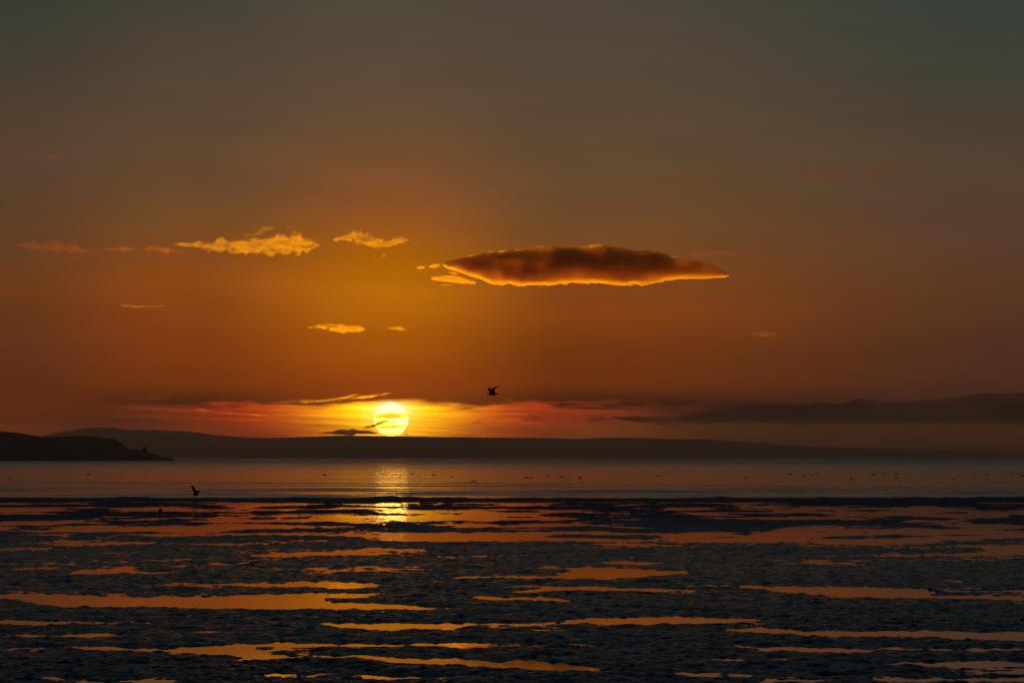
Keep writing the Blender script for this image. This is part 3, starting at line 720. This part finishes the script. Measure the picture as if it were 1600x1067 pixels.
# small round wader on the mud
wd_ = bpy.data.objects.new("wader", None); COL.objects.link(wd_)
def wd_build(bm):
    body_loft(bm, [(-.10, .15, .008, .008), (-.085, .152, .03, .02), (-.05, .165, .06, .055), (0, .172, .072, .068), (.04, .182, .06, .06), (.065, .205, .04, .045), (.085, .225, .034, .034), (.112, .225, .01, .01)])
one_body("body", wd_build, 0.009, dark_mat, wd_)
part("bill", wd_, [((.105, 0, .224), (0, .007, 0), (0, 0, .008)), ((.15, 0, .215), (0, .004, 0), (0, 0, .005)), ((.185, 0, .205), (0, .002, 0), (0, 0, .002))], bill_mat)
for s in (-1, 1):
    part("leg", wd_, [((.0, s * .022, .13), (.009, 0, 0), (0, .009, 0)), ((-.008, s * .022, .06), (.007, 0, 0), (0, .007, 0)), ((.004, s * .022, -.02), (.014, 0, 0), (0, .010, 0))], leg_mat)
pg = ground(250.5, 806.5)
wd_.scale = (1.25, 1.25, 1.25); wd_.location = (pg.x, pg.y, 0.03); wd_.rotation_euler = (0, 0, math.radians(-62))
tag(wd_, "small round dark wader standing alone on a far mud ridge", "wading bird")

# arch-winged birds in flight
def arch_build(bm):
    loft(bm, [((0, y, z), (wd, 0, 0), (0, 0, hh)) for y, z, wd, hh in [(-.16, .0, .012, .012), (-.12, .002, .03, .028), (-.05, .0, .042, .04), (.05, -.002, .036, .032), (.12, .0, .03, .012), (.17, .002, .034, .008)]])
    for s in (-1, 1):
        wing_loft(bm, [((s * .0, -.03, .01), .085, .034, (0, 1, 0)), ((s * .07, -.04, .03), .08, .034, (0, 1, 0)), ((s * .13, -.03, .012), .075, .034, (0, 1, 0)), ((s * .175, .0, -.06), .062, .034, (0, 1, 0)), ((s * .195, .04, -.15), .045, .03, (0, 1, 0)), ((s * .20, .07, -.21), .02, .024, (0, 1, 0))])
tern = one_body("flying_bird", arch_build, 0.009, dark_mat)
tern.location = at(740.2, 751.5, 320.0)
tern.scale = (1.1, 1.1, 1.1)
tag(tern, "small bird with drooped arching wings skimming low over the sea", "bird", "small birds in flight")
def fly_copy(px, py, dist, sc, rz, label):
    o = tern.copy(); COL.objects.link(o)
    o.location = at(px, py, dist); o.scale = (sc, sc, sc); o.rotation_euler = (0, 0, rz)
    o["label"] = label
fly_copy(634.4, 678.4, 330.0, 0.72, 0.2, "tiny arch-winged bird crossing the ridge line just below the sun")
fly_copy(1354.3, 632.2, 900.0, 0.75, 0.8, "dark speck of a distant bird against the slate cloud bank")

# birds resting on the sea
def duck_build(bm):
    body_loft(bm, [(-.24, .075, .02, .01), (-.19, .06, .06, .03), (-.10, .045, .10, .065), (0, .04, .115, .075), (.10, .045, .10, .07), (.16, .06, .06, .05), (.19, .06, .02, .02)])
    loft(bm, [((.12, 0, .06), (.045, 0, 0), (0, .04, 0)), ((.15, 0, .12), (.035, 0, 0), (0, .03, 0)), ((.165, 0, .155), (.042, 0, 0), (0, .034, 0)), ((.17, 0, .185), (.03, 0, 0), (0, .025, 0)), ((.17, 0, .198), (.008, 0, 0), (0, .008, 0))])
    loft(bm, [((.18, 0, .160), (0, .018, 0), (0, 0, .014)), ((.225, 0, .154), (0, .012, 0), (0, 0, .008)), ((.24, 0, .152), (0, .003, 0), (0, 0, .003))])
proto = one_body("floating_bird", duck_build, 0.012, dark_mat)
FG = "birds resting on the sea"
FLOAT = [
 (14, 746.5, 1.0, "resting bird closest to the left end of the sea, below the headland"),
 (138, 740.2, 1.0, "resting bird on the water straight below the headland's wooded crest"),
 (507, 741.2, 1.1, "resting bird left of the sun's light path on the sea"),
 (598.5, 739.6, 0.9, "resting bird in the sun's light path, its left side"),
 (644.5, 739.8, 1.0, "resting bird at the right edge of the sun's light path"),
 (678, 741.0, 1.1, "darker resting bird next right of the sun's light path"),
 (706, 743.8, 0.9, "resting bird up and left of the low-skimming arch-winged bird"),
 (790, 739.8, 0.6, "very faint tiny resting bird alone, right of the skimming bird"),
 (822.5, 745.4, 1.3, "bigger bird of the close pair floating together in mid sea"),
 (828.6, 745.2, 1.0, "smaller bird of the close pair floating together in mid sea"),
 (856.5, 742.0, 0.8, "small resting bird just right of the floating pair"),
 (877.5, 744.0, 1.2, "long low resting bird, second to the right of the floating pair"),
 (906, 746.0, 1.2, "long low resting bird, third to the right of the floating pair"),
 (1027, 743.3, 0.9, "left bird of two small ones almost touching, under the cloud bank's tip"),
 (1033.2, 742.2, 0.8, "right bird of two small ones almost touching, under the cloud bank's tip"),
 (1166, 744.7, 0.9, "lone resting bird in the wide gap right of the touching pair"),
 (1235, 740.2, 1.0, "first bird of the loose line of four on the right-hand sea"),
 (1256, 743.0, 0.8, "lowest bird of the loose line of four on the right-hand sea"),
 (1267.5, 741.0, 0.7, "third bird of the loose line of four on the right-hand sea"),
 (1276, 739.2, 0.8, "farthest bird of the loose line of four on the right-hand sea"),
 (1330.5, 746.2, 1.0, "resting bird nearest the shore ripples, right of the loose line of four"),
 (1365, 740.2, 1.1, "first of three birds in a level row on the right-hand sea"),
 (1380, 739.6, 0.9, "middle of three birds in a level row on the right-hand sea"),
 (1400.5, 739.7, 1.1, "upper bird of two floating one above the other"),
 (1399.7, 746.3, 1.0, "lower bird of two floating one above the other"),
 (1481, 739.4, 0.6, "faint resting bird up and left of a darker one near the right"),
 (1489, 746.5, 1.0, "dark resting bird, lowest on the water towards the right edge"),
 (1523, 740.2, 0.8, "faint resting bird, left of two close to the right edge"),
 (1542, 740.2, 0.9, "faint resting bird, right of two close to the right edge"),
 (1580, 739.5, 1.0, "resting bird, third in from the right edge of the sea"),
 (1593, 739.8, 0.9, "resting bird, second in from the right edge of the sea"),
 (1598.6, 743.0, 1.1, "resting bird cut by the right edge of the frame"),
]
for i, (px, py, sc, lab) in enumerate(FLOAT):
    o = proto if i == 0 else proto.copy()
    if i: COL.objects.link(o)
    g_ = ground(px, py + 1.4)
    o.location = (g_.x, g_.y, -0.012)
    rz = random.choice((0, math.pi)) + random.uniform(-0.9, 0.9)
    o.rotation_euler = (0, 0, rz)
    k = sc * 1.3 * max(0.7, min(1.6, g_.y / 560.0))
    o.scale = (k, k, k)
    tag(o, lab, "bird", FG)
